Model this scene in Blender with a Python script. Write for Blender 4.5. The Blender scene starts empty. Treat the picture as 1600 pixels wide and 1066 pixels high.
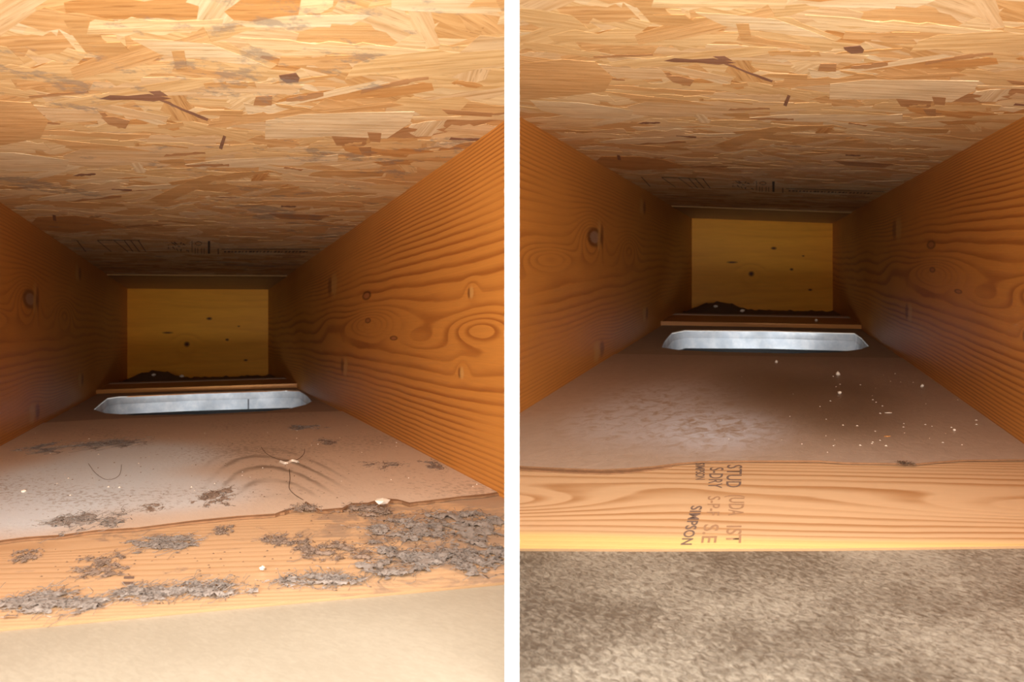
import bpy, bmesh, math, random
from mathutils import Vector, noise
from mathutils.geometry import tessellate_polygon
C = bpy.context.scene
COL = C.collection
F = 2000.0           # plan scale (pixels)
Q = 0.6              # depth of the plan in metres per plan unit; focal length in pixels is F * Q
# ------------------------------------------------------------------ camera
cd = bpy.data.cameras.new('camera'); cam = bpy.data.objects.new('camera', cd); COL.objects.link(cam)
cd.sensor_width = 36; cd.lens = 36 * F * Q / 1600
cd.clip_start = 0.01; cd.clip_end = 50
cam.location = (0, 0, 0); cam.rotation_euler = (math.pi / 2, 0, 0)
cd.dof.use_dof = True; cd.dof.focus_distance = 0.85 * Q; cd.dof.aperture_fstop = 24
C.camera = cam
# ------------------------------------------------------------------ world and lamps
w = bpy.data.worlds.new('world'); C.world = w; w.use_nodes = True
w.node_tree.nodes['Background'].inputs[0].default_value = (1.0, 0.93, 0.84, 1)
w.node_tree.nodes['Background'].inputs[1].default_value = 0.8
def area(name, loc, target, sx, sy, power, col):
    l = bpy.data.lights.new(name, 'AREA'); l.shape = 'RECTANGLE'; l.size = sx; l.size_y = sy
    l.energy = power; l.color = col
    o = bpy.data.objects.new(name, l); COL.objects.link(o); o.location = loc
    o.rotation_euler = (Vector(target) - Vector(loc)).to_track_quat('-Z', 'Y').to_euler()
    return o
area('work_lamp', (0, -0.14, 0.0), (0, 2, 0.0), 0.5, 0.16, 5, (1.0, 0.95, 0.88))
area('low_fill', (0, -0.05, -0.22), (0, 0.5, 0.12), 0.7, 0.12, 2.5, (1.0, 0.95, 0.88))  # unseen fill added from below to brighten the ceiling
area('high_fill', (0, -0.05, 0.24), (0, 0.5, -0.12), 0.7, 0.12, 3.1, (1.0, 0.95, 0.88))  # unseen fill added from above to brighten the floor
C.view_settings.view_transform = 'Standard'; C.view_settings.look = 'None'
C.view_settings.exposure = 0.0; C.view_settings.gamma = 1; C.view_settings.use_curve_mapping = False
# ------------------------------------------------------------------ bays: plan of each timber cavity
D = 3.39             # depth of the back board
K = D / F            # metres per section unit
T = 0.00184          # half thickness of the white partition
class Bay:
    def __init__(s, side, vx, vy, TL, TR, BL, BR):
        s.side, s.vx, s.vy = side, vx, vy
        s.TL, s.TR, s.BL, s.BR = TL, TR, BL, BR
        s.ax = (vx - 800) / F; s.az = (533 - vy) / F
        s.c1 = (TR[1] - TL[1]) / (TR[0] - TL[0]); s.c0 = TL[1] - s.c1 * TL[0]
        s.f1 = (BR[1] - BL[1]) / (BR[0] - BL[0]); s.f0 = BL[1] - s.f1 * BL[0]
    def W(s, cx, cy, d):                     # section units + depth -> world
        return Vector((s.ax * d + cx * K, d * Q, s.az * d - cy * K))
    def fl(s, px, py, low=0.0):              # plan position on the floor
        ox, oy = px - s.vx, py - s.vy; q = (oy - s.f1 * ox) / (s.f0 + low); return (ox / q, D / q)
    def ce(s, px, py):
        ox, oy = px - s.vx, py - s.vy; q = (oy - s.c1 * ox) / s.c0; return (ox / q, D / q)
    def F(s, cx, d, up=0.0):                 # point on the floor plane, raised by up metres
        v = s.W(cx, s.f0 + s.f1 * cx, d); v.z += up; return v
    def Ce(s, cx, d, dn=0.0):
        v = s.W(cx, s.c0 + s.c1 * cx, d); v.z -= dn; return v
    def clip(s, poly):                       # keep a plan polygon on its side of the partition
        def g(p): return s.side * (s.ax * p[1] + p[0] * K) - T
        return clip(poly, g)
def clip(poly, g):
    out = []
    for i in range(len(poly)):
        a, b = poly[i - 1], poly[i]; ga, gb = g(a), g(b)
        if (ga >= 0) != (gb >= 0):
            t = ga / (ga - gb); out.append((a[0] + (b[0] - a[0]) * t, a[1] + (b[1] - a[1]) * t))
        if gb >= 0: out.append(b)
    return out
LB = Bay(-1, 313, 527, (-114, -77), (106, -75.5), (-114, 62.5), (106, 55.6))
RB = Bay(1, 1195, 407, (-114, -67), (106, -59), (-114, 71.5), (106, 75.5))
# ------------------------------------------------------------------ node helper
class N:
    def __init__(s, name):
        s.m = bpy.data.materials.new(name); s.m.use_nodes = True
        s.t = s.m.node_tree; s.b = s.t.nodes['Principled BSDF']
    def link(s, a, b):
        if hasattr(a, 'is_linked'): s.t.links.new(a, b)
        elif isinstance(a, tuple): b.default_value = (*a, 1) if len(a) == 3 and len(b.default_value) == 4 else a
        else: b.default_value = a
    def ma(s, op, a, b=None, c=None, cl=False):
        n = s.t.nodes.new('ShaderNodeMath'); n.operation = op; n.use_clamp = cl
        for i, x in enumerate((a, b, c)):
            if x is not None: s.link(x, n.inputs[i])
        return n.outputs[0]
    def uv(s, su=1, sv=1):
        n = s.t.nodes.new('ShaderNodeUVMap'); n.uv_map = 'UVMap'
        x = s.t.nodes.new('ShaderNodeSeparateXYZ'); s.t.links.new(n.outputs[0], x.inputs[0])
        return x.outputs[0], x.outputs[1]
    def vec(s, x, y, z=0.0):
        n = s.t.nodes.new('ShaderNodeCombineXYZ')
        for i, v in enumerate((x, y, z)): s.link(v, n.inputs[i])
        return n.outputs[0]
    def noise(s, v, scale=1, detail=3, rough=0.5, dist=0):
        n = s.t.nodes.new('ShaderNodeTexNoise'); s.t.links.new(v, n.inputs['Vector'])
        n.inputs['Scale'].default_value = scale; n.inputs['Detail'].default_value = detail
        n.inputs['Roughness'].default_value = rough; n.inputs['Distortion'].default_value = dist
        return n.outputs[0]
    def sn(s, U, V, fu, fv, detail=3, z=0.0, rough=0.5, dist=0):   # stretched noise
        return s.noise(s.vec(s.ma('MULTIPLY', U, fu), s.ma('MULTIPLY', V, fv), z), 1, detail, rough, dist)
    def step(s, x, a, b):                     # smooth 0..1 between a and b
        n = s.t.nodes.new('ShaderNodeMapRange'); n.interpolation_type = 'SMOOTHSTEP'
        s.link(x, n.inputs[0]); n.inputs[1].default_value = a; n.inputs[2].default_value = b
        return n.outputs[0]
    def gauss(s, U, V, u0, v0, ru, rv):
        a = s.ma('DIVIDE', s.ma('SUBTRACT', U, u0), ru); b = s.ma('DIVIDE', s.ma('SUBTRACT', V, v0), rv)
        q = s.ma('ADD', s.ma('MULTIPLY', a, a), s.ma('MULTIPLY', b, b))
        return s.ma('POWER', 2.718, s.ma('MULTIPLY', q, -1.0))
    def mix(s, f, a, b, mode='MIX'):
        n = s.t.nodes.new('ShaderNodeMix'); n.data_type = 'RGBA'; n.blend_type = mode
        s.link(f, n.inputs[0]); s.link(a, n.inputs[6]); s.link(b, n.inputs[7]); return n.outputs[2]
    def mul(s, c, f):                         # colour times scalar
        return s.mix(1.0, c, s.vec(f, f, f), 'MULTIPLY')
    def out(s, col, rough=0.6, bump=None, bs=0.3, bd=0.001, metal=0.0, spec=0.5):
        s.link(col, s.b.inputs['Base Color']); s.link(rough, s.b.inputs['Roughness'])
        s.link(metal, s.b.inputs['Metallic']); s.b.inputs['Specular IOR Level'].default_value = spec
        if bump is not None:
            n = s.t.nodes.new('ShaderNodeBump'); n.inputs['Strength'].default_value = bs
            n.inputs['Distance'].default_value = bd; s.t.links.new(bump, n.inputs['Height'])
            s.t.links.new(n.outputs[0], s.b.inputs['Normal'])
        return s.m
def wood(name, light, dark, v0, h, a, b, humps=(), knots=(), scars=(), warp=1.0, wf=(1.5, 9), contrast=0.8,
         fib=(14, 900), rough=0.5, sap=None, dust=0.0, seed=0.0, bs=0.25):
    n = N(name); U, V = n.uv()
    x = n.ma('DIVIDE', n.ma('SUBTRACT', V, v0), h)
    H = n.ma('ADD', n.ma('MULTIPLY', x, a), n.ma('MULTIPLY', n.ma('POWER', n.ma('ABSOLUTE', x), 3.0), n.ma('MULTIPLY', n.ma('SIGN', x), b)))
    H = n.ma('ADD', H, n.ma('MULTIPLY', n.sn(U, V, wf[0], wf[1], 2, seed), warp * 4))
    H = n.ma('ADD', H, n.ma('MULTIPLY', n.sn(U, V, wf[0] * 8, wf[1] * 4, 2, seed + 3), 0.22))
    for (u, v, ru, rv, am) in humps: H = n.ma('ADD', H, n.ma('MULTIPLY', n.gauss(U, V, u, v, ru, rv), am))
    r = n.ma('FRACT', H)
    line = n.ma('MULTIPLY', n.step(r, 0.35, 0.85), n.ma('SUBTRACT', 1.0, n.step(r, 0.86, 1.0)))
    amp = n.ma('MULTIPLY', n.step(n.sn(U, V, 2.3, 22, 2, seed + 7), 0.25, 0.65), contrast)
    fibre = n.sn(U, V, fib[0], fib[1], 3, seed + 1)
    mott = n.sn(U, V, 5, 16, 3, seed + 5)
    c = n.mix(n.ma('MULTIPLY', line, amp), light, dark)
    f = n.ma('ADD', 0.80, n.ma('MULTIPLY', fibre, 0.22)); f = n.ma('ADD', f, n.ma('MULTIPLY', mott, 0.20))
    c = n.mul(c, f)
    if sap: c = n.mix(n.step(n.ma('ADD', V, n.ma('MULTIPLY', n.sn(U, V, 8, 8, 2, 2.0), 0.02)), sap[0], sap[1]), c, sap[2])
    hgt = n.ma('SUBTRACT', n.ma('MULTIPLY', fibre, 0.6), n.ma('MULTIPLY', line, 0.5))
    for (u, v, ru, rv, core) in knots:
        g = n.gauss(n.ma('ADD', U, n.ma('MULTIPLY', n.ma('SUBTRACT', fibre, .5), ru * .5)), V, u, v, ru * 1.5, rv * 1.5)
        c = n.mix(n.ma('MULTIPLY', n.step(g, 0.25, 0.55), 0.75), c, (dark[0] * .35, dark[1] * .3, dark[2] * .4))
        c = n.mix(n.step(g, 0.62, 0.8), c, core)
        hgt = n.ma('ADD', hgt, n.ma('MULTIPLY', g, 1.2))
    for (u, v, ru, rv) in scars:
        g = n.gauss(n.ma('ADD', U, n.ma('MULTIPLY', n.ma('SUBTRACT', n.sn(U, V, 30, 60, 2), .5), ru * 2)), V, u, v, ru, rv)
        g2 = n.gauss(U, V, u + ru * 1.4, v, ru, rv)
        c = n.mix(n.ma('MULTIPLY', n.step(g2, 0.4, 0.9), 0.6), c, (dark[0] * .4, dark[1] * .3, dark[2] * .4))  # shadow beside each scar, mixed into the wood colour
        c = n.mix(n.ma('MULTIPLY', n.step(g, 0.25, 0.8), 0.7), c, (light[0] * 1.1, light[1] * 1.5, light[2] * 2.5))
        hgt = n.ma('ADD', hgt, n.ma('MULTIPLY', g, 1.5))
    if dust:
        dn = n.sn(U, V, 50, 30, 6, 11.0, 0.65, 0.6)
        big = n.sn(U, V, 7, 8, 2, 15.0)
        k = n.step(n.ma('ADD', n.ma('ADD', dn, n.ma('MULTIPLY', n.step(U, .03, .09), .20)), n.ma('MULTIPLY', big, 0.5)), 0.92 - dust * .1, 1.06 - dust * .1)
        c = n.mix(n.ma('MULTIPLY', k, 0.6), c, (0.30, 0.22, 0.18)); hgt = n.ma('ADD', hgt, k)
    return n.out(c, rough, hgt, bs, 0.001)
# wall coordinates: U = depth in metres, V = metres below the top edge
def wl(sv, q): return (D / sv, q * K)
def hump(sv, q, ds, dq, am): u, v = wl(sv, q); return (u, v, D * ds / sv / sv, dq * K, am)
OR_L, OR_D = (0.60, 0.245, 0.045), (0.29, 0.075, 0.009)
pale = (0.55, 0.33, 0.18)
def kn(sv, q, ds, dq, core=(0.42, 0.16, 0.05)): u, v = wl(sv, q); return (u, v, D * ds / sv / sv, dq * K, core)
def sc(sv, q, ds, dq): u, v = wl(sv, q); return (u, v, D * ds / sv / sv, dq * K)
M_right = wood('orange_joist_right', OR_L, OR_D, 0.118, 0.11, 7, 12,
    humps=[hump(4.1, 72.5, .42, 5.5, 2.6), hump(2.48, 67, .30, 8, 5.0), hump(1.95, 66, .2, 14, 1.5), hump(3.2, 76, .3, 6, -1.2), hump(5.4, 66, .7, 9, -2.2),
           hump(4.0, 57, .10, 4, 1.2), hump(3.86, 88, .1, 4, 1.2)],
    knots=[kn(2.45, 49, .045, 2.0), kn(2.47, 65, .03, 1.2), kn(2.85, 76, .04, 0.9)],
    scars=[sc(1.97, 34, .045, 11), sc(2.14, 97, .035, 8), sc(3.86, 90, .03, 3), sc(4.0, 58, .03, 3)], warp=0.7, seed=1.0)
M_left = wood('orange_joist_left', OR_L, OR_D, 0.115, 0.12, 8, 13,
    humps=[hump(2.37, 52, .16, 14, 5), hump(1.86, 57, .12, 12, 4), hump(2.95, 66, .35, 6, 3.5), hump(3.7, 66, .4, 10, -2.2), hump(2.3, 118, .2, 8, 2)],
    knots=[kn(2.33, 51.5, .07, 4.5, (0.36, 0.22, 0.14))],
    scars=[sc(1.69, 17, .03, 9), sc(1.65, 118, .025, 8), sc(2.30, 129, .05, 8), sc(2.27, 50, .03, 12)], warp=0.7, contrast=0.5, seed=4.0)
def bk(x, y, rx, ry, core=(0.10, 0.03, 0.01)): return (x * K, y * K, rx * K, ry * K, core)
M_back = wood('yellow_end_board', (0.88, 0.37, 0.03), (0.72, 0.27, 0.02), 0.12, 0.11, 2, 1,
    humps=[(-0.036, 0.15, .03, .03, 1.5)],
    knots=[bk(-21, 88, 3.2, 3.0), bk(-51, 70, 6, 1.0), bk(14, 48, 3.2, 1.6), bk(42, 81, 2.0, 1.4), bk(60, 60, 1.6, 0.8), bk(71, 113, 2.4, 1.2)],
    contrast=0.5, fib=(20, 200), seed=8.0)
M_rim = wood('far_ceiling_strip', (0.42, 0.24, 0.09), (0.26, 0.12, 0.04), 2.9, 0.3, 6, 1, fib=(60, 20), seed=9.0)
M_cleat = wood('brown_cleat', (0.55, 0.23, 0.06), (0.32, 0.12, 0.03), 2.5, 0.3, 6, 1, fib=(10, 60), seed=12.0)
# studs: U = metres across, V = depth
M_studR = wood('clean_stud', (0.70, 0.46, 0.265), (0.45, 0.225, 0.09), 0.68, 0.11, 4.2, 2.2,
    humps=[(-0.150, 0.655, .060, .034, 4.2), (0.175, 0.665, .105, .034, 3.6), (-.05, .70, .03, .02, -.5), (.02, .60, .06, .02, .4)],
    warp=0.22, wf=(5, 9), fib=(60, 900), contrast=1.0, seed=2.0, bs=0.12,
    sap=(0.600, 0.580, (0.84, 0.60, 0.24)))
M_studL = wood('dusty_stud', (0.70, 0.46, 0.27), (0.50, 0.28, 0.13), 0.60, 0.08, 6, 1, humps=[(-0.1, .62, .08, .02, 2)],
    warp=0.35, wf=(5, 12), fib=(60, 900), contrast=0.55, seed=3.0, bs=0.15, dust=1.0)

def osb(name, col, dirty, seed):
    n = N(name); U, V = n.uv()
    g = n.sn(U, V, 18, 420, 3, seed); m = n.sn(U, V, 25, 60, 3, seed + 2)
    st = n.sn(U, V, 60, 1400, 2, seed + 6)
    c = n.mix(n.step(g, .3, .75), col, tuple(x * y for x, y in zip(col, (0.78, 0.68, 0.55))))
    c = n.mul(c, n.ma('ADD', 0.78, n.ma('MULTIPLY', m, 0.40)))
    c = n.mix(n.ma('MULTIPLY', n.step(st, .58, .70), 0.5), c, tuple(x * y for x, y in zip(col, (0.45, 0.32, 0.2))))
    if dirty:
        tc = n.t.nodes.new('ShaderNodeTexCoord')
        d1 = n.noise(tc.outputs['Object'], 55, 6, 0.7); d2 = n.noise(tc.outputs['Object'], 7, 2, 0.5)
        k = n.step(n.ma('ADD', d1, n.ma('MULTIPLY', d2, 0.7)), 0.93, 1.04)
        c = n.mix(n.ma('MULTIPLY', k, 0.55), c, (0.25, 0.22, 0.19))
        c = n.mul(c, 0.93)
    return n.out(c, 0.62, n.ma('ADD', g, n.ma('MULTIPLY', st, .6)), 0.28, 0.0008, spec=0.25)
FC = [(r_, g_ * 1.05, b_ * 1.12) for r_, g_, b_ in [(0.84, 0.57, 0.27), (0.90, 0.66, 0.36), (0.78, 0.47, 0.20), (0.71, 0.42, 0.17), (0.84, 0.59, 0.32), (0.55, 0.30, 0.13), (0.30, 0.155, 0.09), (0.88, 0.68, 0.41), (0.67, 0.35, 0.12)]]
OSB = {k: [osb('flake_wood_%s_%d' % (k, i), c, k == 'dusty', i * 3.1) for i, c in enumerate(FC)] for k in ('clean', 'dusty')}
def plainmat(name, col, rough=0.6, metal=0.0, var=0.2, sc_=60, bs=0.2):
    n = N(name); tc = n.t.nodes.new('ShaderNodeTexCoord')
    v = n.noise(tc.outputs['Object'], sc_, 4, 0.6)
    c = n.mul(n.mix(0.0, col, col), n.ma('ADD', 1 - var, n.ma('MULTIPLY', v, var * 2)))
    return n.out(c, rough, v, bs, 0.001, metal)
M_white = plainmat('white_painted_board', (0.93, 0.93, 0.93), 0.5, var=0.01)
M_metal = None
def metal():
    n = N('galvanised_sheet'); tc = n.t.nodes.new('ShaderNodeTexCoord')
    v = n.noise(tc.outputs['Object'], 45, 5, 0.7); v2 = n.noise(tc.outputs['Object'], 14, 2, 0.5)
    c = n.mix(n.step(v, .35, .7), (0.74, 0.79, 0.84), (0.98, 0.99, 1.0))
    c = n.mul(c, n.ma('ADD', 0.7, n.ma('MULTIPLY', n.step(v2, .3, .65), .3)))
    return n.out(c, 0.5, v, 0.3, 0.002, 0.15)
M_metal = metal()
M_dark = plainmat('throat_shade', (0.012, 0.011, 0.010), 0.9)  # near-black colour paints in the shade inside the duct throat
M_seam = plainmat('dark_seam', (0.10, 0.10, 0.11), 0.8)
M_lint = plainmat('grey_lint', (0.31, 0.26, 0.23), 0.95, var=0.35, sc_=400, bs=0.8)
M_lintm = plainmat('tan_lint', (0.30, 0.215, 0.165), 0.95, var=0.4, sc_=350, bs=0.8)
M_lintb = plainmat('brown_lint', (0.16, 0.095, 0.055), 0.95, var=0.4, sc_=300, bs=0.8)
M_bit = plainmat('pale_crumb', (0.85, 0.74, 0.62), 0.7)
M_chip = plainmat('orange_chip', (0.75, 0.36, 0.12), 0.7)
M_ink = plainmat('grey_ink', (0.20, 0.13, 0.10), 0.8, var=0.5, sc_=500)
M_inkf = plainmat('faded_ink', (0.42, 0.24, 0.13), 0.8, var=0.3, sc_=500)
M_stamp = plainmat('black_stamp_ink', (0.09, 0.06, 0.035), 0.8)
M_ledge = plainmat('pale_ledge', (0.62, 0.46, 0.36), 0.8)
M_tan = plainmat('sheet_edge_shade', (0.24, 0.12, 0.055), 0.9, var=.4, sc_=200)  # dark brown stands for the gap shade at the sheet edges
def dust_sheet():                             # tan dust over a pale sheet, with pale bluish patches and wiped arcs
    n = N('dusty_pan_sheet'); U, V = n.uv()
    d1 = n.sn(U, V, 60, 25, 6, 1, .7); d2 = n.sn(U, V, 8, 4, 3, 2); d3 = n.sn(U, V, 260, 110, 4, 3, .7)
    c = n.mix(d1, (0.66, 0.51, 0.40), (0.78, 0.62, 0.49))
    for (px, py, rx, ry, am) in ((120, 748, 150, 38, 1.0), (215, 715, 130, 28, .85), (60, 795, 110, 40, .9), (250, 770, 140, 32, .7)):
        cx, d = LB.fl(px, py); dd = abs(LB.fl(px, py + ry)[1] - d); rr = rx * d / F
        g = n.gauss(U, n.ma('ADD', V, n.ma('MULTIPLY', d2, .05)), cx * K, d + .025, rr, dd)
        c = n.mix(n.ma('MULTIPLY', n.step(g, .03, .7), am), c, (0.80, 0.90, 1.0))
    # wiped arcs
    c0x, c0d = LB.fl(475, 870); st = 0.11
    du = n.ma('SUBTRACT', U, c0x * K); dv = n.ma('MULTIPLY', n.ma('SUBTRACT', V, c0d), st)
    r = n.ma('SQRT', n.ma('ADD', n.ma('MULTIPLY', du, du), n.ma('MULTIPLY', dv, dv)))
    wv = n.ma('FRACT', n.ma('MULTIPLY', n.ma('ADD', r, n.ma('MULTIPLY', d1, .004)), 105))
    a = n.ma('MULTIPLY', n.step(wv, .45, .75), n.ma('SUBTRACT', 1.0, n.step(wv, .75, .98)))
    cx, d = LB.fl(425, 735); g = n.gauss(U, V, cx * K, d, .048, .17)
    a = n.ma('MULTIPLY', n.ma('MULTIPLY', a, n.step(g, .15, .8)), n.step(n.sn(U, V, 14, 9, 2, 5), .3, .55))
    c = n.mix(n.ma('MULTIPLY', a, .75), c, (0.20, 0.14, 0.10))
    k = n.step(n.ma('ADD', d3, n.ma('MULTIPLY', d2, .6)), .86, 1.0)
    c = n.mix(n.ma('MULTIPLY', k, .45), c, (0.26, 0.18, 0.13))
    return n.out(c, 0.55, n.ma('ADD', d3, n.ma('MULTIPLY', d1, .5)), 0.3, .001, spec=.4)
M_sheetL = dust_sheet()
def clean_sheet():
    n = N('wiped_pan_sheet'); U, V = n.uv()
    s1 = n.noise(n.vec(n.ma('MULTIPLY', n.ma('ADD', U, n.ma('MULTIPLY', V, .18)), 90), n.ma('MULTIPLY', n.ma('SUBTRACT', V, n.ma('MULTIPLY', U, 1.2)), 40)), 1, 5, .65, .8)
    d2 = n.sn(U, V, 9, 4, 3, 2); d3 = n.sn(U, V, 300, 130, 3, 3, .7)
    c = n.mix(s1, (0.42, 0.31, 0.24), (0.58, 0.45, 0.36))
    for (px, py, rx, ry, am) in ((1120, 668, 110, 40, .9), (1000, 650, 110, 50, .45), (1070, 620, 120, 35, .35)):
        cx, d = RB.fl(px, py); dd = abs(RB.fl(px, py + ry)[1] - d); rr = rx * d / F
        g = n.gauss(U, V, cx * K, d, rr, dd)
        c = n.mix(n.ma('MULTIPLY', n.ma('MULTIPLY', n.step(g, .05, .95), n.step(n.ma('ADD', s1, n.ma('MULTIPLY', d2, .3)), .42, .75)), am), c, (0.80, 0.84, 0.97))  # pale streaks are sheen painted into the sheet colour
    for (px, py, rx, ry, am) in ((1290, 620, 150, 60, .75), (1180, 600, 90, 40, .5), (1330, 660, 90, 30, .4)):
        cx, d = RB.fl(px, py); dd = abs(RB.fl(px, py + ry)[1] - d); rr = rx * d / F
        g = n.gauss(U, V, cx * K, d, rr, dd)
        c = n.mix(n.ma('MULTIPLY', n.step(g, .05, .95), am), c, (0.20, 0.125, 0.075))
    return n.out(c, 0.45, n.ma('ADD', s1, n.ma('MULTIPLY', d3, .3)), 0.35, .0015, spec=.5)
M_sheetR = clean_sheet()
def near_sheet(name, a, b, bs):
    n = N(name); U, V = n.uv()
    q = n.ma('ADD', U, n.ma('MULTIPLY', V, .5)); p = n.ma('SUBTRACT', V, n.ma('MULTIPLY', U, .8))
    s1 = n.noise(n.vec(n.ma('MULTIPLY', q, 420), n.ma('MULTIPLY', p, 150)), 1, 6, .75, 0.8); s2 = n.sn(U, V, 16, 10, 2)
    c = n.mix(n.step(n.ma('ADD', s1, n.ma('MULTIPLY', n.ma('SUBTRACT', s2, .5), .55)), .32, .72), a, b)
    return n.out(c, 0.42, s1, bs, .003, spec=.5)
M_nearR = near_sheet('rough_grey_sheet', (0.13, 0.095, 0.065), (0.46, 0.40, 0.32), .7)
M_nearL = near_sheet('cream_sheet', (0.42, 0.37, 0.29), (0.50, 0.45, 0.36), .08)
M_studside = plainmat('shaded_stud_side', (0.36, 0.21, 0.10), 0.8)  # stud sides darkened in colour, for the shade at the front gap
M_panL = plainmat('tan_pan', (0.50, 0.37, 0.29), 0.6); M_panR = plainmat('olive_pan', (0.40, 0.31, 0.23), 0.6)
# ------------------------------------------------------------------ mesh helpers
def tag(o, label=None, cat=None, group=None, kind=None):
    for k, v in (('label', label), ('category', cat), ('group', group), ('kind', kind)):
        if v: o[k] = v
    return o
def mesh(name, verts, faces, mat, parent=None, uvf=None, smooth=False):
    me = bpy.data.meshes.new(name); me.from_pydata([tuple(v) for v in verts], [], faces)
    o = bpy.data.objects.new(name, me); COL.objects.link(o)
    for m in (mat if isinstance(mat, list) else [mat]): me.materials.append(m)
    if uvf:
        l = me.uv_layers.new(name='UVMap')
        for lp in me.loops: l.data[lp.index].uv = uvf(lp.vertex_index)
    if smooth:
        for p in me.polygons: p.use_smooth = True
    if parent: o.parent = parent
    me.update(); return o
def empty(name, loc=(0, 0, 0)):
    o = bpy.data.objects.new(name, None); COL.objects.link(o); o.location = loc; return o
def adopt(parent, o):                       # parent keeping the place (parents have no rotation)
    o.parent = parent; o.matrix_parent_inverse.identity()
    o.location = Vector(o.location) - Vector(parent.location); return o
def prism(name, bay, outer, th, mat, holes=(), surf='F', lift=0.0, parent=None, doclip=True, uvf=None, side=None):
    """slab from a plan polygon [(cx, d)]; the seen face lies on the bay's floor or ceiling plane"""
    loops = [bay.clip(outer) if doclip else list(outer)] + [list(h) for h in holes]
    if len(loops[0]) < 3: return None
    fn = (lambda p, k: bay.F(p[0], p[1], lift - k)) if surf == 'F' else (lambda p, k: bay.Ce(p[0], p[1], lift - k))
    verts, uv, faces, st = [], [], [], 0
    flat = [p for l in loops for p in l]; n = len(flat)
    verts = [fn(p, 0) for p in flat] + [fn(p, th) for p in flat]
    uv = [uvf(p) if uvf else (p[0] * K, p[1]) for p in flat] * 2
    tri = tessellate_polygon([[Vector((p[0] * K, p[1], 0)) for p in l] for l in loops])
    for t in tri:
        a, b, c = [Vector((flat[i][0] * K, flat[i][1])) for i in t]
        cr = (b - a).x * (c - a).y - (b - a).y * (c - a).x
        if abs(cr) < 1e-12: continue
        ccw = cr > 0
        up = t if ccw else (t[0], t[2], t[1]); dn = (up[0], up[2], up[1])
        if surf == 'F': faces += [tuple(up), tuple(i + n for i in dn)]
        else: faces += [tuple(dn), tuple(i + n for i in up)]
    for l in loops:
        for i in range(len(l)):
            a, b = st + i, st + (i + 1) % len(l); faces.append((a, b, b + n, a + n))
        st += len(l)
    o = mesh(name, verts, faces, [mat, side] if side else mat, parent, lambda i: uv[i])
    if side:
        for pl in o.data.polygons: pl.material_index = int(len(pl.vertices) == 4)
    bm = bmesh.new(); bm.from_mesh(o.data); bmesh.ops.recalc_face_normals(bm, faces=bm.faces[:]); bm.to_mesh(o.data); bm.free()
    return o
def board(name, bay, xs, cy0, cy1, cth, mat, dn, df):
    """joist along the bay: inner face at section x=xs between heights cy0..cy1; thickness cth (units, signed)"""
    X = lambda cx, d: bay.side * (bay.ax * d + cx * K) - T
    plan = [(xs, dn), (xs, df), (xs + cth, df), (xs + cth, dn)]
    plan = bay.clip(plan)
    top, bot = cy0, cy1
    verts = [bay.W(p[0], top, p[1]) for p in plan] + [bay.W(p[0], bot, p[1]) for p in plan]
    n = len(plan); faces = [tuple(range(n)), tuple(range(2 * n - 1, n - 1, -1))] + [(i, (i + 1) % n, (i + 1) % n + n, i + n) for i in range(n)]
    uv = [(p[1], 0.0) for p in plan] + [(p[1], (bot - top) * K) for p in plan]
    o = mesh(name, verts, faces, mat, None, lambda i: uv[i])
    bm = bmesh.new(); bm.from_mesh(o.data); bmesh.ops.recalc_face_normals(bm, faces=bm.faces[:]); bm.to_mesh(o.data); bm.free()
    return o
BIG = 24  # joist thickness in section units (about 40 mm)
# ------------------------------------------------------------------ the white partition between the two bays
verts = [(x, y, z) for x in (-T, T) for y in (0.35 * Q, 1.02 * Q) for z in (-0.16, 0.21)]
wm = mesh('wall_middle', verts, [(0, 1, 3, 2), (4, 6, 7, 5), (0, 4, 5, 1), (2, 3, 7, 6), (0, 2, 6, 4), (1, 5, 7, 3)], M_white)
tag(wm, 'thin white board standing between the two timber bays', kind='structure')
# ------------------------------------------------------------------ flake layout shared by both bays (same sheet seen twice)
random.seed(7)
KEY = []
def keyf(b, pts, mat, off): KEY.append(([b.ce(*p) for p in pts], mat, off * .25))
keyf(LB, [(436, 117), (462, 113), (468, 121), (466, 127), (448, 129), (438, 122)], 6, .0016)
keyf(LB, [(232, 312), (262, 297), (300, 280), (330, 272), (346, 276), (318, 290), (284, 306), (256, 318)], 3, .0015)
keyf(LB, [(349, 211), (353, 213), (347, 233), (342, 231)], 6, .0016)
keyf(LB, [(82, 335), (87, 336), (88, 345), (83, 344)], 6, .0016)
keyf(LB, [(155, 154), (172, 148), (200, 149), (232, 146), (268, 153), (240, 158), (205, 155), (175, 156)], 6, .0012)
keyf(LB, [(232, 142), (250, 141), (262, 149), (244, 149)], 6, .0017)
keyf(LB, [(415, 188), (470, 178), (560, 175), (648, 174), (640, 192), (604, 216), (520, 212), (414, 217)], 7, .0013)
keyf(LB, [(205, 60), (262, 62), (330, 68), (392, 92), (420, 104), (330, 94), (250, 84)], 7, .0012)
keyf(LB, [(95, 22), (140, 26), (160, 60), (190, 84), (168, 90), (135, 82), (110, 50)], 3, .0011)
keyf(LB, [(400, 150), (425, 149), (424, 164), (396, 164)], 5, .0014)
keyf(LB, [(320, 172), (380, 172), (378, 182), (300, 178)], 3, .0010)
keyf(LB, [(560, 230), (580, 229), (580, 243), (566, 241)], 5, .0014)
keyf(LB, [(690, 170), (770, 176), (768, 182), (700, 178)], 5, .0012)
keyf(LB, [(60, 215), (190, 228), (240, 236), (120, 232)], 2, .0013)
keyf(RB, [(800, 100), (880, 92), (930, 96), (958, 120), (945, 142), (880, 150), (810, 156), (790, 130)], 2, .0014)
keyf(RB, [(828, 156), (905, 160), (990, 172), (984, 186), (900, 184), (845, 172)], 7, .0013)
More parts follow.
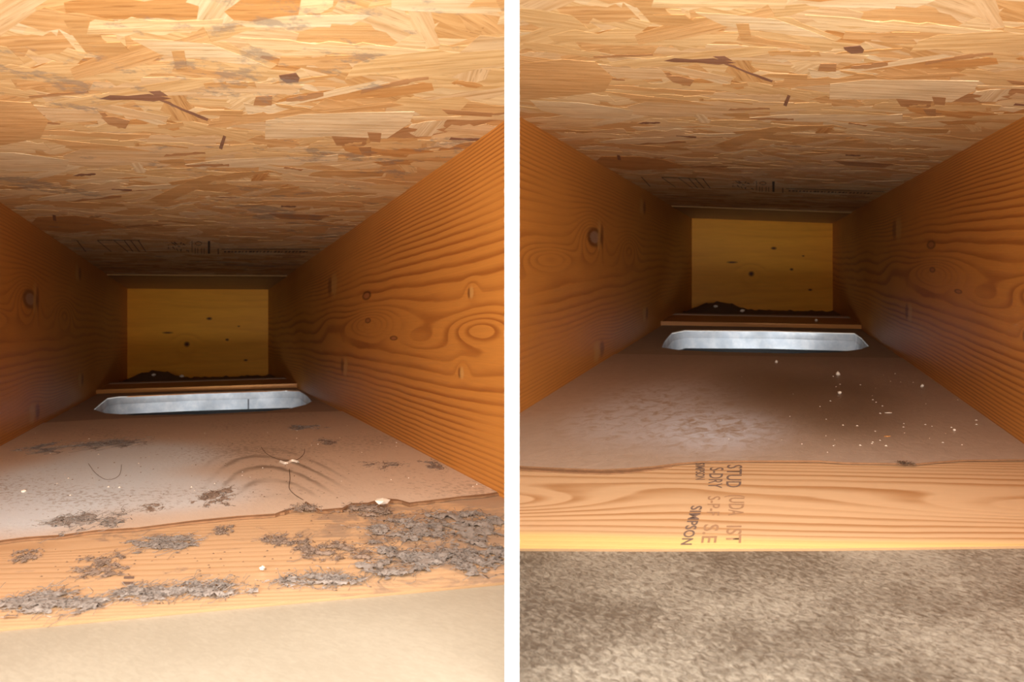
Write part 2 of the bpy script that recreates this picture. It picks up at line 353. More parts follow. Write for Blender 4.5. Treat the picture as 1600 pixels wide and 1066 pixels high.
keyf(RB, [(980, 166), (1010, 158), (1160, 158), (1240, 160), (1260, 172), (1150, 176), (1040, 184), (990, 178)], 4, .0011)
keyf(RB, [(1040, 118), (1060, 118), (1085, 124), (1078, 134), (1052, 128)], 5, .0015)
keyf(RB, [(1150, 36), (1170, 36), (1174, 60), (1158, 62)], 3, .0015)
keyf(RB, [(1020, 22), (1070, 22), (1085, 34), (1060, 40), (1030, 34)], 3, .0015)
keyf(RB, [(940, 244), (1000, 244), (1040, 250), (1080, 262), (990, 266), (925, 258)], 8, .0012)
keyf(RB, [(1300, 250), (1400, 256), (1380, 262), (1320, 258)], 5, .0012)
keyf(RB, [(1400, 154), (1430, 152), (1465, 160), (1450, 168), (1408, 166)], 5, .0012)
keyf(RB, [(1456, 150), (1478, 152), (1476, 164), (1460, 162)], 5, .0014)
def rflake(cx, d, scale=1.0, mat=None):
    L = random.uniform(.030, .105) * scale; Wd = random.uniform(.007, .022) * scale
    th = random.gauss(0, .30) if random.random() < .85 else random.uniform(-1.5, 1.5)
    if abs(th) > .8: L *= .45
    pts = []
    n = 8
    up = [(-.5 + i / n + random.uniform(-.07, .07), .5 + random.uniform(-.26, .16)) for i in range(n + 1)]
    dn = [(.5 - i / n + random.uniform(-.07, .07), -.5 + random.uniform(-.16, .26)) for i in range(n + 1)]
    tp = random.uniform(.0, .75)
    out = []
    for (a, b) in up + dn:
        e = 1 - abs(a) ** 2 * 2.6 * tp
        x, y = a * L, b * Wd * e
        xr, yr = x * math.cos(th) - y * math.sin(th), x * math.sin(th) + y * math.cos(th)
        out.append((cx + xr / K, d + yr * 2.6))
    if mat is None: mat = random.choices(range(9), (30, 20, 18, 5, 24, 0.8, 0.0, 10, 2))[0]
    return out, mat, th
PARTS, REST = [], []
for i in range(250):
    s_ = random.uniform(2.0, 8.2)
    d = D / s_ if random.random() < .65 else random.uniform(.42, 1.7)
    p, m, th = rflake(random.uniform(-114, 106), d); PARTS.append((p, m, random.uniform(.00012, .00030), th))
for i in range(60):                     # slim dark gaps and splinters
    d = D / random.uniform(1.6, 5.6)
    p, m, th = rflake(random.uniform(-114, 106), d, .33, random.choice((5, 5, 6, 8, 3, 3))); REST.append((p, m, random.uniform(.00026, .00034), th))
for i in range(520):
    d = random.uniform(.40, 2.66); p, m, th = rflake(random.uniform(-114, 106), d, 1.0, None if d < 2 else random.choice((2, 3, 4, 8, 5, 0))); REST.append((p, m, random.uniform(.00003, .00016), th))
def cflake(bay, pts):
    p = bay.clip(pts)
    p = clip(p, lambda q: q[0] + 114) if p else p
    p = clip(p, lambda q: 106 - q[0]) if p else p
    p = clip(p, lambda q: 2.64 - q[1]) if p else p
    p = clip(p, lambda q: q[1] - .31) if p else p
    return p
def flake_geo(bay, p, off):
    n = len(p); v = [bay.Ce(a, b, off) for a, b in p] + [bay.Ce(a, b, 0) for a, b in p]
    return v, [tuple(range(n))] + [(i, (i + 1) % n, (i + 1) % n + n, i + n) for i in range(n)]
def inframe(bay, p):
    for a, b in p:
        w_ = bay.Ce(a, b); x = 800 + F * Q * w_.x / w_.y; y = 533 - F * Q * w_.z / w_.y
        if -20 < x < 1620 and y > -20: return True
    return False
def ceiling(bay, key, label):
    dn = 0.30
    c = prism('ceiling', bay, [(-114 - BIG, dn), (106 + BIG, dn), (106 + BIG, 2.65), (-114 - BIG, 2.65)], .018, OSB[key][2], surf='C')
    tag(c, label, kind='structure')
    for pts, m, off in KEY:
        p = cflake(bay, pts)
        if len(p) < 3: continue
        v, f = flake_geo(bay, p, off); cx, cy = p[0]
        mesh('wood_flake', v, f, OSB[key][m], c, lambda i: ((p[i % len(p)][0]) * K, p[i % len(p)][1] / 2.6))
    for pts, m, off, th in PARTS:
        p = cflake(bay, pts)
        if len(p) < 3 or not inframe(bay, p): continue
        v, f = flake_geo(bay, p, off); n = len(p); r = off * 30000
        def uvf(i):
            x, y = p[i % n][0] * K, p[i % n][1] / 2.6
            return (x * math.cos(th) + y * math.sin(th) + r, -x * math.sin(th) + y * math.cos(th) + r)
        mesh('wood_flake', v, f, OSB[key][m], c, uvf)
    V, Fc, U, MI = [], [], [], []
    for pts, m, off, th in REST:
        p = cflake(bay, pts)
        if len(p) < 3: continue
        v, f = flake_geo(bay, p, off); b = len(V); V += v; r = off * 30000
        Fc += [tuple(i + b for i in q) for q in f]; MI += [m] * len(f)
        for x, y in p + p:
            x, y = x * K, y / 2.6; U.append((x * math.cos(th) + y * math.sin(th) + r, -x * math.sin(th) + y * math.cos(th) + r))
    o = mesh('small_wood_flakes', V, Fc, OSB[key], c, lambda i: U[i]); o.data.polygons.foreach_set('material_index', MI)
    tag(o, kind='stuff')
    # mill stamp printed on the sheet
    sv, sf = [], []
    def stroke(x0, y0, x1, y1, wd):
        a, b = LB.ce(x0, y0), LB.ce(x1, y1); q = wd / 2 / 1.85
        if abs(x1 - x0) > 2.5 * abs(y1 - y0):
            dd = (LB.ce(x0, y0 - wd / 2)[1] - a[1]); pp = [(a[0], a[1] - dd), (b[0], b[1] - dd), (b[0], b[1] + dd), (a[0], a[1] + dd)]
        else: pp = [(a[0] - q, a[1]), (a[0] + q, a[1]), (b[0] + q, b[1]), (b[0] - q, b[1])]
        k = len(sv); sv.extend([bay.Ce(u_, v_, .0006) for u_, v_ in pp]); sf.append((k, k + 1, k + 2, k + 3))
    for (x0, x1) in ((120, 134), (152, 174), (178, 200), (194, 208), (204, 218), (216, 228)): stroke(x0, 375, x1, 393, 1.4)
    stroke(152, 375, 218, 375, .8); stroke(326.5, 376, 326.5, 396, 3.4); stroke(341, 388, 341, 397, 1.5)
    stroke(346, 389, 500, 389, .9); stroke(300, 376, 300, 394, .8)
    for i in range(9): stroke(310 + math.cos(i * .7) * 5, 380 + math.sin(i * .7) * 3, 310 + math.cos(i * .7 + .7) * 5, 380 + math.sin(i * .7 + .7) * 3, .9)
    rr = random.Random(3)
    for i in range(26):
        x = 262 + rr.random() * 34; y = 377 + rr.random() * 14; stroke(x, y, x + rr.uniform(-1, 4), y + rr.choice((0, 3)), 1.3)
    for i in range(24):
        x = 350 + i * 5.6; stroke(x, 393, x + rr.uniform(1.5, 4.5), 393, 2.2)
    for x in (305, 309, 315, 319): stroke(x, 387, x, 396, .9)
    st = mesh('mill_stamp', sv, sf, M_stamp, c); st['label'] = 'faint black printed mill stamp'
    # far strip above the end board
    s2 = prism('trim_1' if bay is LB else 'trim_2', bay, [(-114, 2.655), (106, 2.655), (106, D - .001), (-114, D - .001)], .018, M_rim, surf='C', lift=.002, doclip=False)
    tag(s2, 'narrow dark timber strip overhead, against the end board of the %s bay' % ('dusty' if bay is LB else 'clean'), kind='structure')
    return c
def shell(bay, adj):
    key = 'dusty' if bay is LB else 'clean'
    ceiling(bay, key, 'strand board overhead in the %s bay' % adj)
    cut = 0
    b = board('wall_left', bay, -114, bay.TL[1], bay.BL[1] + 10, -BIG, M_left, .30, D + .02); tag(b, 'orange timber joist on the left of the %s bay' % adj, kind='structure')
    b = board('wall_right', bay, 106, bay.TR[1], bay.BR[1] + 10, BIG, M_right, .30, D + .02); tag(b, 'orange timber joist on the right of the %s bay' % adj, kind='structure')
    # end board
    tl, tr = bay.c0 - bay.c1 * 114, bay.c0 + bay.c1 * 106
    q = [(-114, tl, 0), (106, tr, 0), (106, 100, 1), (-114, 100, 1)]
    vs = [bay.W(x, y, D) for x, y, _ in q] + [bay.W(x, y, D + .06) for x, y, _ in q]
    uv = [(x * K, (y - tl) * K) for x, y, _ in q] * 2
    b = mesh('wall_back', vs, [(3, 2, 1, 0), (4, 5, 6, 7), (0, 1, 5, 4), (2, 3, 7, 6), (1, 2, 6, 5), (3, 0, 4, 7)], M_back, None, lambda i: uv[i])
    tag(b, 'knotty yellow end board closing the %s bay' % adj, kind='structure')
shell(LB, 'dusty left'); shell(RB, 'clean right')
# ------------------------------------------------------------------ floors
def floor_parts(bay, lip, seam, stud_near, adj, mats, opening):
    sheet, stud_m, near_m, pan_m = mats
    sides = lambda poly: clip(clip(poly, lambda q: q[0] + 114.5), lambda q: 106.5 - q[0])
    ext = lambda L: [(-400, L[0][1])] + L + [(400, L[-1][1])]
    sm = ext([bay.fl(*p) for p in seam]); lp = [bay.fl(*p) for p in lip]; lp = ext(lp)
    # main pan sheet: from the seam to the lip over the stud
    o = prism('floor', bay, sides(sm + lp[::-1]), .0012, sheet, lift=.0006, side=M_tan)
    tag(o, 'pan sheet lining the middle of the %s bay floor' % adj, kind='structure')
    # pan with the duct opening, and lower ledge behind
    op = [bay.fl(*p) for p in opening]
    sb = [(-114, sm[0][1]), (106, sm[-1][1])]
    o2 = prism('floor', bay, [(-114, D / 1.25), (106, D / 1.25), (106, sm[-1][1] - .02), (-114, sm[0][1] - .02)], .0012, pan_m, holes=[op], lift=-.0008, side=M_tan)
    tag(o2, 'pan sheet with the cut duct opening in the %s bay' % adj, kind='structure')
    o3 = prism('floor', bay, [(-114, D), (106, D), (106, D / 1.25 + .0), (-114, D / 1.25 + .0)], .01, M_cleat, lift=-.010)
    tag(o3, 'dark recessed floor strip at the far end of the %s bay' % adj, kind='structure')
    # cleat behind the opening
    e = prism('wooden_cleat', bay, [(-114, D / 1.27), (106, D / 1.27), (106, D / 1.425), (-114, D / 1.425)], .0075, M_cleat, lift=.0080)
    tag(e, 'low wooden cleat across the %s bay, just behind the duct opening' % adj, 'cleat')
    r = prism('ledge_strip', bay, [(-113.5, D / 1.235), (105.5, D / 1.235), (105.5, D / 1.268), (-113.5, D / 1.268)], .017, M_ledge, lift=.0085)
    tag(r, 'thin pale strip behind the wooden cleat of the %s bay' % adj, 'strip')
    # stud lying across
    nr = [bay.fl(*p) for p in stud_near]
    fd = max(q[1] for q in lp) + .05
    sd = prism('floor_stud', bay, sides(ext(nr) + [(400, fd), (-400, fd)]), .038, stud_m, lift=-.0012, side=M_studside)
    bm = bmesh.new(); bm.from_mesh(sd.data)
    bm.to_mesh(sd.data); bm.free()
    # nearest sheet, a little lower than the stud
    lo = -.0022
    nn = [(c, d - .0005) for c, d in nr]
    ns = prism('floor', bay, sides([(-400, .30), (400, .30)] + ext(nn)[::-1]), .0012, near_m, lift=lo)
    tag(ns, 'nearest sheet of floor lining in front of the %s stud' % adj, kind='structure')
    return sd, op
lipL = [(-60, 853), (0, 846), (40, 841), (100, 837), (150, 830), (215, 826), (300, 815), (370, 808), (430, 804), (452, 796), (470, 794), (478, 785), (488, 792), (500, 798), (535, 795), (548, 788), (575, 787), (600, 780), (622, 782), (640, 787), (680, 782), (720, 777), (760, 773), (800, 767)]
seamL = [(60, 662), (160, 656), (300, 651), (430, 646), (546, 643)]
openL = [(146, 639), (158, 629), (168, 621), (185, 618.5), (300, 613.5), (450, 608.8), (468, 609.5), (479, 616), (488, 626), (478, 631.5), (455, 637), (420, 641.5), (320, 646.5), (210, 648), (165, 645)]
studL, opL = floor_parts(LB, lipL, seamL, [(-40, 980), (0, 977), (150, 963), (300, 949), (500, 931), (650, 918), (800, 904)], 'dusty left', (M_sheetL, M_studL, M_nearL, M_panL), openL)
tag(studL, 'dust covered timber stud lying across the left bay floor', 'stud')
lipR = [(800, 729), (840, 731), (880, 733), (940, 735), (985, 733), (1020, 730), (1060, 725), (1100, 722), (1180, 721), (1280, 721), (1320, 724), (1390, 725), (1430, 726), (1460, 723), (1500, 720), (1580, 719), (1625, 719)]
seamR = [(965, 554), (1100, 556), (1250, 558.5), (1403, 560)]
openR = [(1033, 542), (1039, 531), (1050, 519), (1070, 515), (1200, 516), (1335, 519.5), (1346, 527), (1358, 540), (1345, 545), (1310, 549.5), (1240, 551.5), (1120, 549), (1060, 546)]
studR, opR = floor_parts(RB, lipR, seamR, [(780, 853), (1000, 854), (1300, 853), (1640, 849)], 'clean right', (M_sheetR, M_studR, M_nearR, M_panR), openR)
tag(studR, 'clean printed timber stud lying across the right bay floor', 'stud')
# ------------------------------------------------------------------ galvanised duct boots
def boot(bay, op, adj, seam_px):
    n = len(op); cxm = sum(p[0] for p in op) / n; dm = sum(p[1] for p in op) / n
    root = empty('duct_boot', bay.F(cxm, dm, 0))
    tag(root, 'galvanised metal duct boot sunk in the %s bay floor' % adj, 'duct')
    def ring(g, z): return [bay.F(cxm + (p[0] - cxm) * g, dm + (p[1] - dm) * g, z) - root.location for p in op]
    def band(name, rings, mat):
        v = [q for r in rings for q in r]; f = []
        for k in range(len(rings) - 1):
            f += [(k * n + i, k * n + (i + 1) % n, (k + 1) * n + (i + 1) % n, (k + 1) * n + i) for i in range(n)]
        return mesh(name, v, f, mat, root, smooth=True)
    band('collar', [ring(1.004, -.003), ring(1.004, -.0135), ring(.995, -.015)], M_metal)
    band('inner_sleeve', [ring(1.0, -.0145), ring(.995, -.024), ring(.99, -.033)], M_metal)
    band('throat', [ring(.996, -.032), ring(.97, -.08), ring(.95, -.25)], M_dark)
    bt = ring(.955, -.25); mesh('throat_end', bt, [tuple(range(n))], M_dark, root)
    # folded vertical seam
    u = (seam_px[0] - bay.vx) / ((seam_px[1] - bay.vy) / bay.f0)
    far = max(p[1] for p in op)
    a = [bay.F(u + dx, far - .006 - dy, z) - root.location for dx in (-.7, .7) for dy in (0, .003) for z in (-.015, -.033)]
    s = mesh('folded_seam', a, [(0, 1, 3, 2), (4, 6, 7, 5), (2, 3, 7, 6), (0, 4, 5, 1), (0, 2, 6, 4), (1, 5, 7, 3)], M_seam, root)
    s['label'] = 'dark vertical folded seam'
def boot_fill_light(bay, px, py, tx, ty):      # unseen fill lamp added in the boot to brighten the metal
    p = bay.F(*bay.fl(px, py), -.050); t = bay.F(*bay.fl(tx, ty), -.020)
    l = area('boot_fill_light', p, t, .24, .03, 0.14, (0.90, 0.95, 1.0)); l.data.spread = math.radians(50)
boot_fill_light(LB, 318, 643, 318, 611); boot_fill_light(RB, 1200, 545, 1200, 515)
boot(LB, opL, 'dusty left', (386, 611)); boot(RB, opR, 'clean right', (1257, 517))
# ------------------------------------------------------------------ debris
def fuzz(name, bay, px, py, rx, ry, hgt, seed, mat, dens=1.0, low=0.0, fibres=60, parent=None):
    """a clump of lint: lumpy ragged mat plus loose fibres; sizes in metres across / along the bay"""
    rr = random.Random(seed); cx, d = bay.fl(px, py); base = bay.F(cx, d, low)
    V, Fc = [], []
    nx, ny = 44, 34; idx = {}
    for i in range(nx + 1):
        for j in range(ny + 1):
            a, b = (i / nx - .5) * 2, (j / ny - .5) * 2
            h = noise.fractal(Vector((a * 2.2 + seed, b * 2.2, seed * .7)), .9, 2.1, 5) * 1.5 + .34 - (a * a + b * b) * .8
            h2 = noise.fractal(Vector((a * 9 + seed, b * 9, 4)), .8, 2, 3)
            if h > 0:
                p = bay.F(cx + a * rx / K, d + b * ry, low + .0003 + .7 * hgt * min(1, h * 1.6) * (.55 + .25 * h2)); X = bay.side * p.x
                if X < T + .001: continue
                if abs(cx + a * rx / K + 4) > 109.5: continue
                idx[i, j] = len(V); V.append(p - base)
    for i in range(nx):
        for j in range(ny):
            q = [(i, j), (i + 1, j), (i + 1, j + 1), (i, j + 1)]
            q = [idx[k] for k in q if k in idx]
            if len(q) >= 3: Fc.append(tuple(q))
    keys = list(idx.values())
    if not keys: return None
    nb = len(keys)
    for k in range(fibres):
        p0 = V[keys[rr.randrange(nb)]].copy(); ang = rr.uniform(0, 6.28); L = rr.uniform(.12, .4) * rx; w_ = .00005 + rr.random() * .00007
        pts = []; p = p0
        for s in range(6):
            pts.append(p.copy()); ang += rr.uniform(-.8, .8)
            p = p + Vector((math.cos(ang) * L / 5, math.sin(ang) * L / 5 * 1.8, rr.uniform(-.2, .2) * hgt))
            gx = (base + p); fz = bay.F((gx.x - bay.ax * gx.y / Q) / K, gx.y / Q, low + .0003).z
            if gx.z < fz: p.z += fz - gx.z
        b0 = len(V)
        if any(bay.side * (base + p).x < T + .001 or abs(((base + p).x - bay.ax * (base + p).y / Q) / K + 4) > 109.5 for p in pts): continue
        for p in pts: V += [p + Vector((-w_, 0, 0)), p + Vector((w_, 0, w_)), p + Vector((0, 0, w_ * 2 + .0001))]
        for s in range(5):
            for e in range(3):
                a, b_ = b0 + s * 3 + e, b0 + s * 3 + (e + 1) % 3; Fc.append((a, b_, b_ + 3, a + 3))
    o = mesh(name, V, Fc, mat, parent, smooth=True); o.location = base; return o
S = -.0012
clumps = [(265, 800 - 8, 0, 0), ]
spec = [  # px, py, rx, ry, height, level, label
    (130, 818, .026, .030, .0040, 0, 'largest grey lint clump at the lower left edge of the dusty sheet'),
    (335, 778, .016, .030, .0030, 0, 'round lint clump in the middle of the dusty sheet'),
    (240, 795, .010, .014, .0014, 0, 'thin lint patch between the two bigger clumps on the dusty sheet'),
    (170, 694, .050, .040, .0016, 0, 'long streak of lint at the far left of the dusty sheet'),
    (70, 702, .028, .040, .0014, 0, 'lint patch under the left joist of the dusty bay'),
    (512, 691, .012, .030, .0014, 0, 'small lint tuft at the far right of the dusty sheet'),
    (482, 668, .022, .030, .0012, 0, 'faint lint tuft nearest the duct opening in the dusty bay'),
    (600, 728, .018, .020, .0010, 0, 'loose thin lint right of the wiped arcs'),
    (690, 730, .012, .030, .0022, 0, 'lint clump against the foot of the right joist in the dusty bay'),
    (475, 797, .010, .009, .0030, 0, 'lint tuft on the torn peak of the sheet edge'),
    (575, 797, .018, .012, .0035, S, 'lint tuft along the torn sheet edge, right of the peak'),
    (640, 828, .026, .022, .0045, S, 'brown grey lint clump at the middle right of the dusty stud'),
    (655, 876, .030, .018, .0055, S, 'large grey lint mass near the front right of the dusty stud'),
    (735, 820, .026, .030, .0040, S, 'lint mass at the far right of the dusty stud'),
    (750, 868, .022, .018, .0040, S, 'lint mass at the near right corner of the dusty stud'),
    (520, 860, .018, .012, .0030, S, 'small lint tuft left of the large grey mass on the dusty stud'),
    (490, 911, .022, .008, .0040, S, 'lint tuft on the front edge at the middle of the dusty stud'),
    (320, 924, .022, .008, .0045, S, 'right one of the twin lint arches on the stud front edge'),
    (240, 930, .020, .008, .0040, S, 'left one of the twin lint arches on the stud front edge'),
    (70, 945, .026, .014, .0045, S, 'grey lint clump at the front left of the dusty stud'),
    (245, 848, .022, .012, .0016, S, 'thin lint in the middle left of the dusty stud'),
    (165, 880, .014, .014, .0016, S, 'thin lint tuft at the left of the dusty stud'),
    (445, 842, .014, .010, .0016, S, 'faint lint tuft below the torn peak on the stud'),
    (350, 826, .006, .008, .0016, S, 'tiny lint tuft just under the sheet edge on the stud'),
    (40, 866, .008, .008, .0016, S, 'tiny lint tuft at the upper left of the dusty stud'),
]
for i, (px, py, rx, ry, h, lev, lb) in enumerate(spec):
    fat = 2.3 if lev else 1.5
    if py > 900: fat = 1.7; py -= 4
    o = fuzz('lint_clump', LB, px, py, rx * .95, ry * fat, h * .9, 11 + i * 3, M_lint if rx > .019 else M_lintm, low=lev, fibres=int(60 + rx * 5000))
    if o: tag(o, lb, 'dust', 'lint clumps in the dusty bay')
o = fuzz('lint_clump', RB, 1417, 726, .006, .006, .0025, 91, M_lintb, low=0, fibres=60)
if o: tag(o, 'small brown splintered tuft on the sheet edge above the clean stud', 'dust')
# dust heap at the far end of each bay
for bay, adj, px, py in ((LB, 'dusty', 243, 592), (RB, 'clean', 1120, 489)):
    cx, d = bay.fl(px, py); V, Fc = [], []; base = bay.F(cx, 3.05, -.01)
    nx, ny = 40, 10
    for i in range(nx + 1):
        for j in range(ny + 1):
            a, b = i / nx, j / ny
            x = -112 + a * 216; y = 2.74 + b * .63
            m = math.exp(-((x - cx) / 30 + .25 * noise.noise(Vector((x * .06, 1, 3)))) ** 2) * .022 * math.exp(-((b - .62) / .42) ** 2) + .007 + .005 * noise.noise(Vector((x * .12, b * 5, 2)))
            V.append(bay.F(x, y, -.0099 + max(.0, m * math.sin(max(.05, b * .95) * math.pi) ** .5) * 1.15 + .003 * noise.noise(Vector((x * .5, b * 12, 7)))) - base)
    for i in range(nx):
        for j in range(ny):
            k = i * (ny + 1) + j; Fc.append((k, k + ny + 1, k + ny + 2, k + 1))
    o = mesh('debris_heap', V, Fc, M_lintb, smooth=True); o.location = base
    tag(o, 'dark brown debris heap against the end board of the %s bay' % adj, 'debris')
def crumb(name, bay, px, py, rx, ry, rz, mat, seed, low=0.0, rot=0.0):
    cx, d = bay.fl(px, py, -low / K); rr = random.Random(seed)
    bm = bmesh.new(); bmesh.ops.create_icosphere(bm, subdivisions=1, radius=1)
    for v in bm.verts: v.co *= rr.uniform(.78, 1.15)
    for v in bm.verts: v.co = Vector((v.co.x * rx, v.co.y * ry, v.co.z * rz))
    me = bpy.data.meshes.new(name); bm.to_mesh(me); bm.free(); me.materials.append(mat)
    o = bpy.data.objects.new(name, me); COL.objects.link(o); o.location = bay.F(cx, d, low + rz * .8 + .0006); o.rotation_euler.z = rot
    return o
for bay, px, py, lb in ((LB, 240, 588, 'left pale crumb on the heap at the back of the dusty bay'), (LB, 284, 590.5, 'right pale crumb in front of the heap at the back of the dusty bay'),
                        (RB, 1118, 481, 'left pale crumb on the heap at the back of the clean bay'), (RB, 1160, 488, 'right pale crumb in front of the heap at the back of the clean bay')):
    tag(crumb('pale_crumb', bay, px, py, .0055, .006, .0035, M_bit, int(px), low=.014), lb, 'crumb')
for px, py, r_, lb in ((1309, 588, .0026, 'biggest white pellet on the right half of the wiped sheet'), (1312, 617, .0018, 'white pellet below the biggest one on the wiped sheet'),
                    (1213, 568, .0020, 'pale pellet nearest the duct opening in the clean bay'), (1441, 606, .0018, 'pale speck close to the right joist of the clean bay'),
                    (1491, 675, .0011, 'pale speck at the lower right of the wiped sheet'), (1275, 503, .0032, 'pale pellet on the cleat in the clean bay')):
    tag(crumb('pale_pellet', RB, px, py, r_, r_ * 1.3, r_, M_bit, int(px), low=(.008 if py < 510 else 0)), lb, 'pellet')
for px, py, rx, lb in ((1386, 684, .0030, 'orange wood chip near the front of the wiped sheet'), (1388, 647, .0040, 'slim pale splinter above the orange chip on the wiped sheet')):
    tag(crumb('wood_chip', RB, px, py, rx, .002 if py > 660 else .001, .0005, M_chip if py > 660 else M_bit, int(px), rot=.15), lb, 'chip')
def specks(name, bay, boxes, label, mat, seed, low=0):
    rr = random.Random(seed); V, Fc = [], []
    for (x0, y0, x1, y1, nn, sz) in boxes:
        for i in range(nn):
            px, py = rr.uniform(x0, x1), rr.uniform(y0, y1); cx, d = bay.fl(px, py)
            if not -112 < cx < 104 or bay.side * bay.F(cx, d).x < .004: continue
            r = sz * rr.uniform(.4, 1.2); p = bay.F(cx, d, low + .0006); k = len(V)
            V += [p + Vector(q) * r for q in ((-1, -.8, 0), (1, -1, 0), (.8, 1, 0), (-1, 1.1, 0), (0, 0, .9))]
            Fc += [(k, k + 1, k + 4), (k + 1, k + 2, k + 4), (k + 2, k + 3, k + 4), (k + 3, k, k + 4)]
    o = mesh(name, V, Fc, mat); tag(o, label, 'dust', kind='stuff')
specks('pale_specks', RB, [(1290, 565, 1540, 700, 60, .0007), (1000, 565, 1300, 715, 12, .0005)], 'tiny pale specks scattered over the wiped sheet', M_bit, 5)
specks('pale_specks', LB, [(40, 665, 760, 770, 40, .0006), (60, 700, 320, 780, 10, .0008)], 'tiny pale specks scattered over the dusty sheet', M_bit, 6)
specks('dark_specks', LB, [(40, 860, 780, 905, 90, .0005), (40, 680, 560, 780, 80, .0005), (480, 800, 780, 860, 120, .0006)], 'tiny dark specks scattered over dusty sheet and stud', M_lintb, 8)
# white crumb at the torn edge, hairs
tag(crumb('pale_crumb', LB, 598, 790, .005, .006, .0022, M_bit, 4), 'pale crumb at the torn edge of the dusty sheet', 'crumb')
tag(crumb('pale_crumb', LB, 37, 771, .0016, .002, .0012, M_bit, 5), 'white crumb on the pale patch beside the left joist', 'crumb')
tag(crumb('pale_crumb', LB, 410, 893, .0014, .0016, .0010, M_bit, 6, low=S), 'white crumb in the middle of the dusty stud', 'crumb')
def hair(name, bay, pts, wd, mat, label, cat='hair', low=.0009):
    P = [bay.F(*bay.fl(*p), low) for p in pts]; V, Fc = [], []
    Q = []
    for i in range(len(P) - 1):
        a, b, c, e = P[max(i - 1, 0)], P[i], P[i + 1], P[min(i + 2, len(P) - 1)]
        for s in range(5):
            t = s / 5; Q.append(.5 * ((2 * b) + (c - a) * t + (2 * a - 5 * b + 4 * c - e) * t * t + (3 * b - a - 3 * c + e) * t ** 3))
    Q.append(P[-1])
    for i, p in enumerate(Q):
        t = (Q[min(i + 1, len(Q) - 1)] - Q[max(i - 1, 0)]).normalized(); s = Vector((t.y, -t.x, 0)).normalized() * wd
        V += [p - s, p + s, p + Vector((0, 0, wd * 1.5))]
    for i in range(len(Q) - 1):
        for e in range(3): a, b = i * 3 + e, i * 3 + (e + 1) % 3; Fc.append((a, b, b + 3, a + 3))
    tag(mesh(name, V, Fc, mat), label, cat)
M_hair = plainmat('dark_hair', (0.09, 0.05, 0.03), 0.7)
hair('hair', LB, [(452, 735), (453, 750), (452, 765), (460, 775), (474, 784)], .00018, M_hair, 'thin dark hair running down from the pale scrap')
hair('hair', LB, [(408, 700), (418, 712), (440, 721), (462, 721), (474, 712), (476, 703)], .00018, M_hair, 'curved dark hair looping above the pale scrap')
hair('hair', LB, [(138, 726), (150, 742), (168, 752), (186, 745), (190, 728)], .00014, M_hair, 'faint looped hair on the pale patch')
hair('paper_scrap', LB, [(438, 724), (447, 727), (456, 723), (466, 725)], .0010, M_bit, 'small pale twisted scrap in the middle of the wiped arcs', 'scrap')
# ------------------------------------------------------------------ dark strip standing for the shade under the lifted sheet edge on the right
V, Fc = [], []
top_ = [(810, 729.5), (850, 731.5), (900, 733), (950, 735), (985, 733), (1020, 730), (1050, 727)]
bot_ = [(810, 732), (850, 735), (900, 737.5), (950, 739), (985, 737), (1020, 732.5), (1050, 727.5)]
lo_, hi_ = [], []
for a, b in zip(top_, bot_):
    c0, d0 = RB.fl(*a); c1, d1 = RB.fl(*b)
    V += [RB.F(c0, d0, -.0002), RB.F(c1, d1, -.0004), RB.F(c1, d1, -.0011), RB.F(c0, d0, -.0011)]
for i in range(len(top_) - 1):
    for e in range(4): a = i * 4 + e; b = i * 4 + (e + 1) % 4; Fc.append((a, b, b + 4, a + 4))
o = mesh('gap_shade_strip', V, Fc, M_tan)
tag(o, 'dark strip standing for the gap shade under the wiped sheet edge at the left', 'shade strip')
# brown strip standing for the gap shade along the torn dusty sheet edge
V, Fc = [], []
rr = random.Random(2)
for i in range(len(lipL) * 3 - 3):
    k, t = divmod(i, 3); a, b = lipL[k], lipL[min(k + 1, len(lipL) - 1)]
    x, y = a[0] + (b[0] - a[0]) * t / 3, a[1] + (b[1] - a[1]) * t / 3
    if x > 795 or x < -50: continue
    wob = rr.uniform(1.0, 2.2) + (2.2 if 440 < x < 660 else 0) * rr.random()
    c0, d0 = LB.fl(x, y - wob * .5); c1, d1 = LB.fl(x, y + wob)
    V += [LB.F(c0, d0, .0004), LB.F(c1, d1, .0006 if 440 < x < 660 else .0001), LB.F(c1, d1, -.001), LB.F(c0, d0, -.001)]
for i in range(len(V) // 4 - 1):
    for e in range(4): a = i * 4 + e; b = i * 4 + (e + 1) % 4; Fc.append((a, b, b + 4, a + 4))
tag(mesh('gap_shade_strip', V, Fc, M_tan), 'brown strip standing for the gap shade along the torn edge of the dusty sheet', 'shade strip')
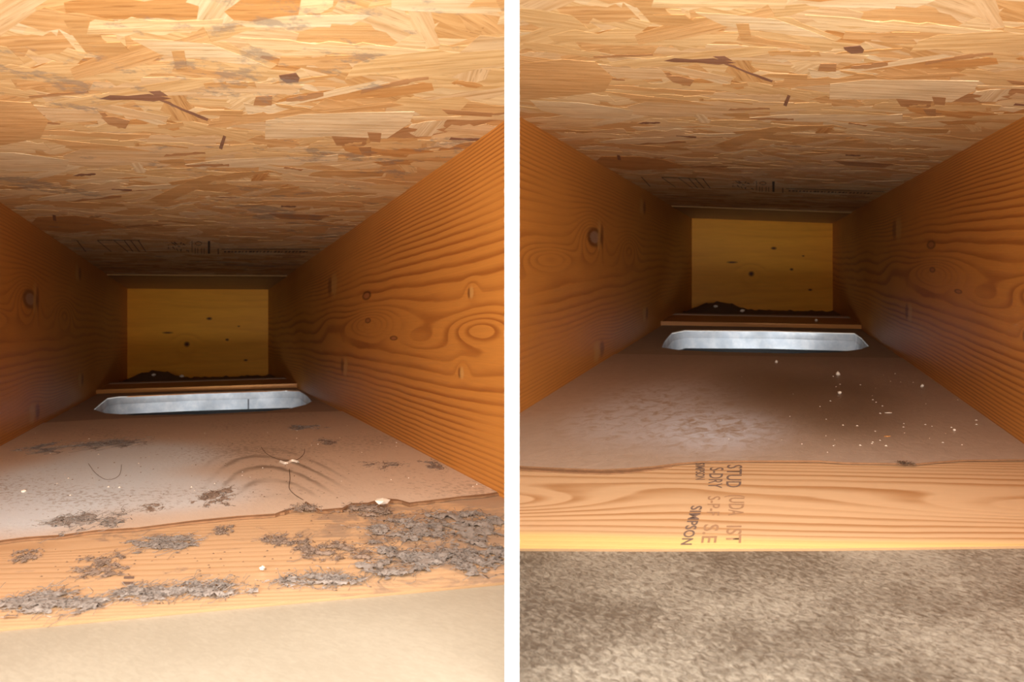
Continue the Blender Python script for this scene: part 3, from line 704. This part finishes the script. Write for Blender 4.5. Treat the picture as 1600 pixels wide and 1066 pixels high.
# ------------------------------------------------------------------ stud printing
def text(body, bay, x_px, y0, y1, wpx, mat, stud, label, lean=0.0, bold=.0):
    """text reading away from the far edge towards the viewer; letter tops to the right"""
    cu = bpy.data.curves.new('t', 'FONT'); cu.body = body; cu.offset = bold or .008; cu.resolution_u = 3
    to = bpy.data.objects.new('t', cu); COL.objects.link(to)
    dg = bpy.context.evaluated_depsgraph_get(); me = bpy.data.meshes.new_from_object(to.evaluated_get(dg))
    bpy.data.objects.remove(to); bpy.data.curves.remove(cu)
    xs = [v.co.x for v in me.vertices]; ys = [v.co.y for v in me.vertices]
    x0, x1, yy0, yy1 = min(xs), max(xs), min(ys), max(ys)
    for v in me.vertices:
        t = (v.co.x - x0) / (x1 - x0); h = (v.co.y - yy0) / (yy1 - yy0) - .5
        py = y0 + (y1 - y0) * t; px = x_px + lean * t + h * wpx
        cx, d = bay.fl(px, py, .0012 / K); v.co = bay.F(cx, d, -.0012 + .00015)
    me.materials.clear(); me.materials.append(mat)
    o = bpy.data.objects.new('printed_lettering', me); COL.objects.link(o); o.parent = stud; o['label'] = label
text('SIMPSON', RB, 1094, 724, 750, 15, M_ink, studR, 'short upper dark grey stamped word', bold=.018)
text('SIMPSON', RB, 1089, 791, 852, 18, M_ink, studR, 'lower dark grey stamped word, slanting', lean=-17, bold=.018)
text('S-DRY', RB, 1120, 731, 763, 22, M_ink, studR, 'middle column of grey lettering', lean=-3)
text('S-P-F', RB, 1116, 776, 806, 20, M_inkf, studR, 'faded lettering in the middle column', lean=-2)
text('S.E', RB, 1112, 820, 849, 24, M_inkf, studR, 'faded lettering at the foot of the middle column', lean=-5)
text('STUD', RB, 1148, 727, 762, 24, M_ink, studR, 'right column of grey lettering', lean=-2)
text('(UDA', RB, 1148, 774, 806, 32, M_inkf, studR, 'faded lettering in the right column', lean=-2)
text('IST', RB, 1147, 822, 849, 24, M_inkf, studR, 'faded lettering at the foot of the right column', lean=-1)
text('IIIII', LB, 202, 901, 940, 16, M_ink, studL, 'blurred dark stamped bars', lean=-8)
